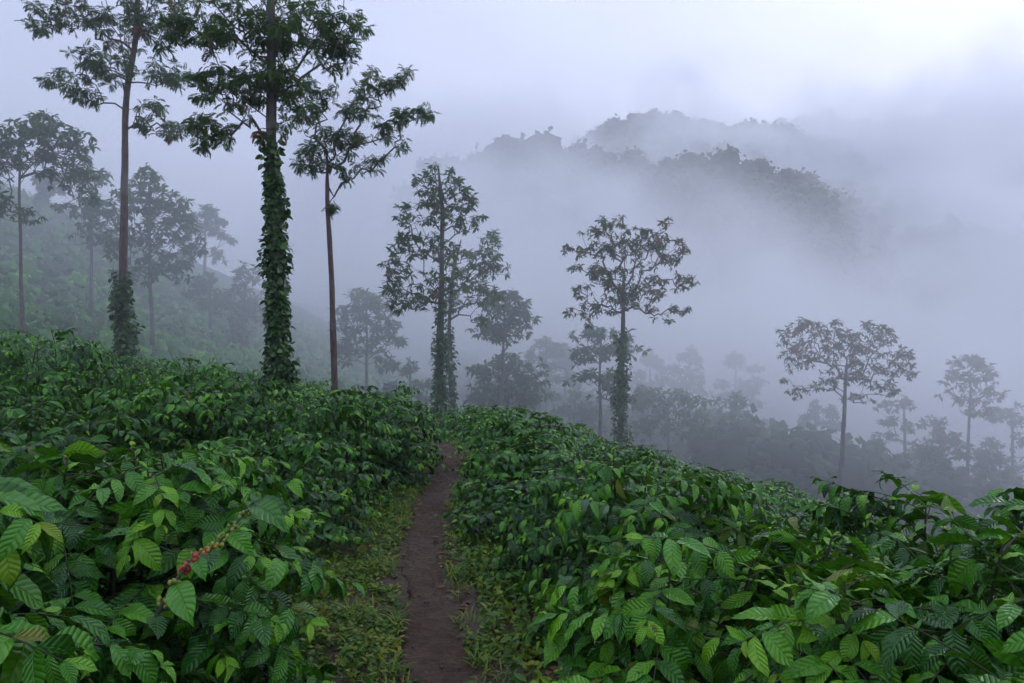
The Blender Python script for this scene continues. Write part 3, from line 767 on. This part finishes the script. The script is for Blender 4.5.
wb.add(*leaves(P, D, np.tile([0, 0, 1.], (len(P), 1))+rng.normal(0, .3, (len(P), 3)), L, L*.55, T, rng.uniform(.2, 1.2, len(P)), rng.uniform(0, .4, len(P)), 2, 2, 'blade'))
P = []; D = []; L = []; T = []
x, y, d = verge(2600, 2.4, 16, .24, 1.6)
for a, b in zip(x, y):
    if mnoise.noise((float(a)*1.3, float(b)*1.3, 9)) < -.05: continue
    z = float(ground(a, b)); t0 = rng.normal(.55, .15)
    for k in range(9):
        az = rng.uniform(0, 6.28); P.append((a+rng.normal(0, .025), b+rng.normal(0, .025), z-.005)); D.append((math.cos(az)*.6, math.sin(az)*.6, rng.uniform(.5, 1.4)))
        L.append(rng.uniform(.05, .16)); T.append(t0+rng.normal(0, .06))
P, D, L, T = map(np.array, (P, D, L, T)); T = np.clip(T, 0, 1)
wb.add(*leaves(P, D, D*[-1, -1, 0]+np.array([0, 0, .8]), L, L*.07, T, rng.uniform(.4, 1.8, len(P)), np.full(len(P), .2), 1, 3, 'blade'))
# taller leafy sprigs, mostly right of the path
P = []; D = []; L = []; T = []
for k in range(260):
    b = 2.6+10*rng.uniform(0, 1)**1.4; sd = 1 if rng.uniform() < .7 else -1
    a = pathx(b)+sd*rng.uniform(.34, .85 if sd > 0 else 1.5); z = float(ground(a, b)); hh = rng.uniform(.08, .28); t0 = rng.normal(.42, .12)
    lean = rng.normal(0, .05, 2)
    tube(wb, [(a, b, z-.02), (a+lean[0]*.5, b+lean[1]*.5, z+hh*.5), (a+lean[0], b+lean[1], z+hh)], [.003, .0025, .0015], 3)
    for q in range(int(5+hh*40)):
        t = rng.uniform(.2, 1); az = rng.uniform(0, 6.28)
        P.append((a+lean[0]*t, b+lean[1]*t, z+hh*t)); D.append((math.cos(az), math.sin(az), rng.uniform(-.3, .7))); L.append(rng.uniform(.04, .09)); T.append(t0+rng.normal(0, .07))
P, D, L, T = map(np.array, (P, D, L, T)); T = np.clip(T, 0, 1)
wb.add(*leaves(P, D, np.tile([0, 0, 1.], (len(P), 1))+rng.normal(0, .3, (len(P), 3)), L, L*.5, T, rng.uniform(.2, 1.4, len(P)), rng.uniform(0, .4, len(P)), 2, 3, 'blade'))
tag(obj('verge_weeds', wb.mesh('verge_weeds', M_weed)), 'low yellow-green weeds along both edges of the dirt path', 'weeds', kind='stuff')
lb = Bag(); n = 2600
x, y, d = verge(n, 2.4, 15, .17, 2.0)
P = np.stack([x, y, ground(x, y)+.012], -1); az = rng.uniform(0, 6.28, n); L = rng.uniform(.03, .11, n)
lb.add(*leaves(P, np.stack([np.cos(az), np.sin(az), rng.normal(0, .15, n)], -1), np.tile([0, 0, 1.], (n, 1))+rng.normal(0, .3, (n, 3)), L, L*.4, rng.uniform(0, 1, n), rng.uniform(.1, 1.2, n), rng.uniform(0, .6, n), 2, 3, 'coffee'))
tag(obj('leaf_litter', lb.mesh('leaf_litter', M_litter)), 'dry brown fallen leaves lying on the soil beside the path', 'leaf litter', kind='stuff')
sb = Bag()
for q in range(110):
    yy = 2.4+12*rng.uniform(0, 1)**1.6; xx = pathx(yy)+rng.normal(0, .15)
    sphere(sb, np.array([xx, yy, float(pathz(yy))+rng.uniform(-.004, .006)]), rng.uniform(.004, .013), .5, 6, 4)
tag(obj('path_pebbles', sb.mesh('path_pebbles', M_stone)), 'small pebbles and clods scattered on the dirt path', 'pebbles', kind='stuff')

# rows of shrubs on the farther slopes
rng = np.random.default_rng(12)
P = []; D = []; L = []; T = []
SC = []; SR = []; ST = []
def shrub(x, y, w, hgt, nl, ls, t0):
    z = float(ground(x, y)); SC.append((x, y, z+.15)); SR.append(w*.58); ST.append(t0-.08)
    for q in range(nl):
        v = unit(rng.normal(0, 1, 3)); v[2] = abs(v[2])
        rr = rng.uniform(.7, 1.05)
        P.append((x+v[0]*w*rr, y+v[1]*w*rr, z+.1+v[2]*hgt*rr)); D.append((v[0]+rng.normal(0, .4), v[1]+rng.normal(0, .4), -rng.uniform(0, .8)+v[2]*.3))
        L.append(ls*rng.uniform(.7, 1.3)); T.append(t0+rng.normal(0, .14))
yy = 26.0
while yy < 120:
    xx = -75.0*min(1, yy/75)
    while xx < 26:
        pj = project((xx, yy, float(ground(xx, yy))+.8))
        if pj and -30 < pj[0] < 1054 and (xx < 12 or yy > 30):
            shrub(xx+rng.normal(0, .25), yy+rng.normal(0, .25)+.8*math.sin(xx*.15), 1.2, rng.uniform(.8, 1.2), 44 if yy < 50 else 24, .26 if yy < 50 else .5, rng.normal(.45, .06))
        xx += 1.7*(1+yy*.006)
    yy += 2.3*(1+(yy-26)*.012)
P, D, L, T = map(np.array, (P, D, L, T)); T = np.clip(T, 0, 1)
fb = Bag(); fb.add(*leaves(P, D, np.tile([0, 0, 1.], (len(P), 1))+rng.normal(0, .35, (len(P), 3)), L, L*.5, T, rng.uniform(.3, 1, len(P)), rng.uniform(.1, .4, len(P)), 1, 2, 'blade'))
lumps(fb, np.array(SC), np.array(SR), np.array(ST), rng, 9, 6, 1.15, .28)
tag(obj('coffee_shrub_rows', fb.mesh('coffee_shrub_rows', M_coffee_far)), 'mist-veiled rows of coffee shrubs covering the farther slopes', 'coffee rows', kind='stuff')
print('far shrub leaves', len(P))

# ------------------------------------------------------------------ forested hills
def forest(bag, pts, size, nl, r, fine=1.0):
    """leaf-clump trees: every tree an uneven dome of many faces"""
    n = len(pts)
    for s in range(8):
        v = unit(r.normal(0, 1, (n, 3)))*r.uniform(.3, 1, (n, 1))*np.array([.25, .25, .26])+np.array([0, 0, .55])
        cen = pts+v*size[:, None]
        lumps(bag, cen, size*r.uniform(.12, .22, n), r.normal(.3, .1, n), r, 7, 5, .8, .13)
        for q in range(nl//8):
            v = unit(r.normal(0, 1, (n, 3))); v[:, 2] = np.where(r.uniform(0, 1, n) < .75, np.abs(v[:, 2]), v[:, 2])
            p = cen+v*size[:, None]*np.array([.23, .23, .21])*r.uniform(.4, 1.0, (n, 1))
            ll = size*r.uniform(.05, .11, n)*fine
            dd = v+r.normal(0, .6, (n, 3))
            bag.add(*leaves(p, dd, v+np.array([0, 0, .7])+r.normal(0, .3, (n, 3)), ll, ll*.9, np.clip(r.normal(.35, .15, n), 0, .75), np.full(n, .6), np.full(n, .1), 1, 2, 'blade'))
def hill(Y, crest, slope, floor, seed, ntrees, tsize, label, down=.55):
    r = np.random.default_rng(seed)
    cp = np.array([at(px, py, Y) for px, py in crest]); cp[:, 2] -= tsize*.75
    x = np.linspace(cp[0, 0], cp[-1, 0], 160)
    cz = np.interp(x, cp[:, 0], cp[:, 2])
    def hz(xx, yy):
        c = np.interp(xx, cp[:, 0], cp[:, 2]); t = Y-yy
        gul = .10*np.sin(xx*.05+seed)*np.sin(yy*.04)+.06*np.sin(xx*.11+2*seed+yy*.05)
        return c-np.maximum(0, np.where(t > 0, t*slope*(1+gul), -t*slope*.8))-.0006*t*t*.5
    depth = (cz.max()-floor)/slope
    y = np.concatenate([np.linspace(Y-depth, Y, 70), np.linspace(Y, Y+depth*.6, 20)[1:]])
    Xh, Yh = np.meshgrid(x, y); Zh = np.maximum(hz(Xh, Yh), floor-5)
    idx = np.arange(Xh.size).reshape(Xh.shape)
    F = np.stack([idx[:-1, :-1], idx[:-1, 1:], idx[1:, 1:], idx[1:, :-1]], -1).reshape(-1, 4)
    o = obj('hill', mesh_from('hill', np.stack([Xh, Yh, Zh], -1).reshape(-1, 3), F, mats=[M_hill])); o['kind'] = 'structure'
    tx = r.uniform(x[0], x[-1], ntrees); ty = Y-depth*down*r.uniform(0, 1, ntrees)**1.6+r.normal(0, 3, ntrees)
    nb = ntrees//6; ty[:nb] = Y+r.normal(0, 4, nb)
    tz = hz(tx, ty); k = tz > floor
    sz = tsize*np.exp(r.normal(0, .36, ntrees))
    b = Bag(); forest(b, np.stack([tx, ty, tz-.38*sz], -1)[k], sz[k], 136, r)
    tag(obj('hill_forest', b.mesh('hill_forest', M_tree)), label, 'forest', kind='stuff')
hill(330, [(345, 300), (398, 205), (430, 161), (480, 152), (520, 147), (560, 150), (600, 150), (640, 158), (680, 157), (720, 160), (760, 162), (800, 172), (835, 190), (860, 215), (900, 275)], .62, -35, 2, 1300, 12,
     'dark forest on the nearest hill ridge rising out of the white mist')
hill(520, [(520, 190), (560, 150), (592, 128), (615, 117), (640, 112), (680, 115), (720, 121), (760, 128), (800, 135), (840, 145), (880, 165), (930, 215)], .55, -20, 3, 1000, 14,
     'blue-grey forest on the second hill behind the nearest ridge')
hill(900, [(380, 160), (440, 146), (500, 138), (560, 138), (620, 135), (700, 124), (750, 116), (800, 117), (860, 117), (900, 113), (960, 107), (1024, 101), (1120, 96), (1250, 120)], .5, 20, 4, 800, 18,
     'palest forest on the long skyline ridge farthest away', down=.5)
hill(300, [(820, 290), (870, 245), (910, 222), (950, 214), (1000, 222), (1040, 230), (1150, 225), (1300, 260)], .6, -40, 5, 400, 11,
     'dim forest on the low hill swallowed by mist at the right')

rng_f = np.random.default_rng(33)
nf = 900
fy = 58+135*rng_f.uniform(0, 1, nf)**.9; fx = rng_f.uniform(-.12, 1, nf)*fy*.9+4
fz = ground(fx, fy); fs = rng_f.uniform(3.6, 7.5, nf)*np.interp(fy, [58, 90, 160], [.85, 1.1, 1.7])
n2 = 230; y2 = rng_f.uniform(43, 64, n2); x2 = rng_f.uniform(.36, 1.0, n2)*y2*.85
fx = np.r_[fx, x2]; fy = np.r_[fy, y2]; fz = np.r_[fz, ground(x2, y2)]; fs = np.r_[fs, rng_f.uniform(4.5, 8.0, n2)]
b = Bag(); forest(b, np.stack([fx, fy, fz-.1*fs], -1), fs, 240, rng_f, 1.15)
tag(obj('valley_forest', b.mesh('valley_forest', M_tree)), 'dim woodland sunk in mist on the valley side below the plantation', 'woodland', kind='stuff')
# ------------------------------------------------------------------ haze and mist
def box(name, lo, hi, mat):
    lo = np.array(lo, float); hi = np.array(hi, float)
    V = np.array([[(lo, hi)[(i >> q) & 1][q] for q in range(3)] for i in range(8)])
    F = [(0, 2, 3, 1), (4, 5, 7, 6), (0, 1, 5, 4), (2, 6, 7, 3), (0, 4, 6, 2), (1, 3, 7, 5)]
    return obj(name, mesh_from(name, V, F, mats=[mat], smooth=False))
t = NT('haze_air')
pv = t.n('ShaderNodeVolumePrincipled'); pv.inputs['Color'].default_value = (.915, .945, 1, 1); pv.inputs['Density'].default_value = .0009; pv.inputs['Anisotropy'].default_value = .5
t.l(pv.outputs[0], t.out.inputs['Volume'])
o = box('haze', (-1600, -60, -60), (1600, 2100, 460), t.m); o['kind'] = 'stuff'
tag(o, 'thin lavender haze filling the whole valley', 'haze')

def mist(name, lo, hi, dens, build, rate, label):
    t = NT(name+'_air')
    geo = t.n('ShaderNodeNewGeometry'); sp = t.n('ShaderNodeSeparateXYZ'); t.l(geo.outputs['Position'], sp.inputs[0])
    d = build(t, geo.outputs['Position'], sp.outputs[0], sp.outputs[1], sp.outputs[2])
    d = t.math('MULTIPLY', d, dens)
    pv = t.n('ShaderNodeVolumePrincipled'); pv.inputs['Color'].default_value = (.93, .955, 1, 1); pv.inputs['Anisotropy'].default_value = .5
    t.l(d, pv.inputs['Density']); t.l(pv.outputs[0], t.out.inputs['Volume'])
    try: t.m.cycles.volume_step_rate = rate
    except Exception as e: print('step', e)
    o = box(name, lo, hi, t.m); o['kind'] = 'stuff'
    tag(o, label, 'mist')
def smoothn(t, v, a, b):
    nd = t.n('ShaderNodeMapRange', interpolation_type='SMOOTHSTEP'); nd.inputs['From Min'].default_value = a; nd.inputs['From Max'].default_value = b
    t.l(v, nd.inputs['Value']); return nd.outputs[0]
def near_mist(t, P, x, y, z):
    n = t.n('ShaderNodeTexNoise', i_Scale=.07, i_Detail=2.0); t.l(P, n.inputs['Vector'])
    # height above a plane that follows the slope (down to the right)
    hgt = t.math('ADD', z, t.math('MULTIPLY', x, .16))
    hgt = t.math('ADD', hgt, t.math('MULTIPLY', t.math('SUBTRACT', n.outputs['Fac'], .5), 9.0))
    v = smoothn(t, hgt, 15, 1)
    f = t.math('MULTIPLY', smoothn(t, y, 11, 29), smoothn(t, y, 130, 100))
    low = t.math('ADD', t.math('MULTIPLY', smoothn(t, hgt, -11, 5), .7), .3)
    lft = t.math('ADD', t.math('MULTIPLY', smoothn(t, x, -26, -5), .65), .35)
    return t.math('MULTIPLY', t.math('MULTIPLY', v, f), t.math('MULTIPLY', low, lft))
def far_mist(t, P, x, y, z):
    n = t.n('ShaderNodeTexNoise', i_Scale=.014, i_Detail=2.0); t.l(P, n.inputs['Vector'])
    hgt = t.math('SUBTRACT', z, t.math('MULTIPLY', t.math('ABSOLUTE', t.math('SUBTRACT', x, 40)), .15))
    hgt = t.math('SUBTRACT', hgt, t.math('MULTIPLY', t.math('SUBTRACT', y, 110), .045))
    hgt = t.math('SUBTRACT', hgt, t.math('MULTIPLY', smoothn(t, y, 345, 420), 75.0))
    hgt = t.math('ADD', hgt, t.math('MULTIPLY', t.math('SUBTRACT', n.outputs['Fac'], .5), 210.0))
    v = smoothn(t, hgt, 38, 4)
    f = t.math('MULTIPLY', smoothn(t, y, 100, 190), smoothn(t, y, 640, 560))
    f = t.math('MULTIPLY', f, smoothn(t, t.math('ADD', x, t.math('MULTIPLY', y, .3)), -30, 20))
    n2 = t.n('ShaderNodeTexNoise', i_Scale=.03, i_Detail=2.0); t.l(P, n2.inputs['Vector'])
    f = t.math('MULTIPLY', f, t.math('ADD', .2, t.math('MULTIPLY', smoothn(t, n2.outputs['Fac'], .42, .60), 1.5)))
    return t.math('MULTIPLY', v, f)
mist('mist_bank', (-110, 11, -50), (130, 130, 32), .024, near_mist, .55, 'thin white mist drifting over the near slopes and their trees')
mist('mist_bank', (-380, 70, -58), (640, 640, 190), .019, far_mist, .32, 'thick white mist filling the valley below the hill ridges')

# ------------------------------------------------------------------ sky, sun, camera
SUN_EL, SUN_AZ = R(30), R(42)        # sun behind cloud, ahead to the right
w = bpy.data.worlds.new('World'); S.world = w; w.use_nodes = True
nt = w.node_tree; nt.nodes.clear()
sky = nt.nodes.new('ShaderNodeTexSky'); sky.sky_type = 'NISHITA'; sky.sun_disc = False
sky.sun_elevation = SUN_EL; sky.sun_rotation = SUN_AZ; sky.air_density = 1; sky.dust_density = 2; sky.ozone_density = 1.5
mixn = nt.nodes.new('ShaderNodeMix'); mixn.data_type = 'RGBA'; mixn.inputs[0].default_value = .8
tcw = nt.nodes.new('ShaderNodeTexCoord'); nzw = nt.nodes.new('ShaderNodeTexNoise'); nzw.inputs['Scale'].default_value = 1.6; nzw.inputs['Detail'].default_value = 4
mpw = nt.nodes.new('ShaderNodeMapping'); mpw.inputs['Scale'].default_value = (1, 1, 3)
nt.links.new(tcw.outputs['Generated'], mpw.inputs[0]); nt.links.new(mpw.outputs[0], nzw.inputs['Vector'])
rp = nt.nodes.new('ShaderNodeValToRGB'); rp.color_ramp.elements[0].position = .3; rp.color_ramp.elements[0].color = (5.0, 5.75, 8.2, 1)
rp.color_ramp.elements[1].position = .75; rp.color_ramp.elements[1].color = (7.7, 8.05, 10.2, 1)
nt.links.new(nzw.outputs['Fac'], rp.inputs[0])
dt = nt.nodes.new('ShaderNodeVectorMath'); dt.operation = 'DOT_PRODUCT'     # thinner cloud towards the hidden sun
nt.links.new(tcw.outputs['Generated'], dt.inputs[0])
dt.inputs[1].default_value = (math.sin(SUN_AZ)*math.cos(SUN_EL), math.cos(SUN_AZ)*math.cos(SUN_EL), math.sin(SUN_EL))
mrn = nt.nodes.new('ShaderNodeMapRange'); mrn.interpolation_type = 'SMOOTHSTEP'
for q, v in zip(('From Min', 'From Max', 'To Min', 'To Max'), (.55, 1.0, .92, 1.15)): mrn.inputs[q].default_value = v
nt.links.new(dt.outputs['Value'], mrn.inputs['Value'])
sc = nt.nodes.new('ShaderNodeVectorMath'); sc.operation = 'SCALE'
spz = nt.nodes.new('ShaderNodeSeparateXYZ'); nt.links.new(tcw.outputs['Generated'], spz.inputs[0])   # overcast: brightest overhead
mz = nt.nodes.new('ShaderNodeMapRange')
for q, v in zip(('From Min', 'From Max', 'To Min', 'To Max'), (0, 1, .85, 2.0)): mz.inputs[q].default_value = v
nt.links.new(spz.outputs[2], mz.inputs['Value'])
mm = nt.nodes.new('ShaderNodeMath'); mm.operation = 'MULTIPLY'; nt.links.new(mrn.outputs[0], mm.inputs[0]); nt.links.new(mz.outputs[0], mm.inputs[1])
nt.links.new(rp.outputs[0], sc.inputs[0]); nt.links.new(mm.outputs[0], sc.inputs['Scale'])
nt.links.new(sky.outputs[0], mixn.inputs[6]); nt.links.new(sc.outputs[0], mixn.inputs[7])
bgn = nt.nodes.new('ShaderNodeBackground'); bgn.inputs['Strength'].default_value = .1
nt.links.new(mixn.outputs[2], bgn.inputs['Color'])
wo = nt.nodes.new('ShaderNodeOutputWorld'); nt.links.new(bgn.outputs[0], wo.inputs['Surface'])
sl = bpy.data.lights.new('sun', 'SUN'); sl.energy = 1.1; sl.angle = R(18); sl.color = (1, .96, .96)
so = bpy.data.objects.new('sun', sl); C.objects.link(so)
sd = Vector((math.sin(SUN_AZ)*math.cos(SUN_EL), math.cos(SUN_AZ)*math.cos(SUN_EL), math.sin(SUN_EL)))
so.rotation_euler = (-sd).to_track_quat('-Z', 'Y').to_euler(); so.location = sd*50

cam = bpy.data.cameras.new('camera'); cam.sensor_width = 36; cam.lens = FOC/1024*36; cam.clip_start = .05; cam.clip_end = 6000
co = bpy.data.objects.new('camera', cam); C.objects.link(co); co.location = (0, 0, ZC); co.rotation_euler = (math.pi/2-PITCH, 0, 0)
S.camera = co

S.render.engine = 'CYCLES'
cy = S.cycles
cy.use_denoising = True
try: cy.denoiser = 'OPENIMAGEDENOISE'
except Exception as e: print(e)
cy.max_bounces = 8; cy.diffuse_bounces = 3; cy.glossy_bounces = 2; cy.transmission_bounces = 4; cy.transparent_max_bounces = 4; cy.volume_bounces = 4
cy.sample_clamp_indirect = 6
cy.use_adaptive_sampling = True; cy.adaptive_threshold = .02
S.view_settings.view_transform = 'Standard'; S.view_settings.look = 'None'; S.view_settings.exposure = .1; S.view_settings.gamma = 1
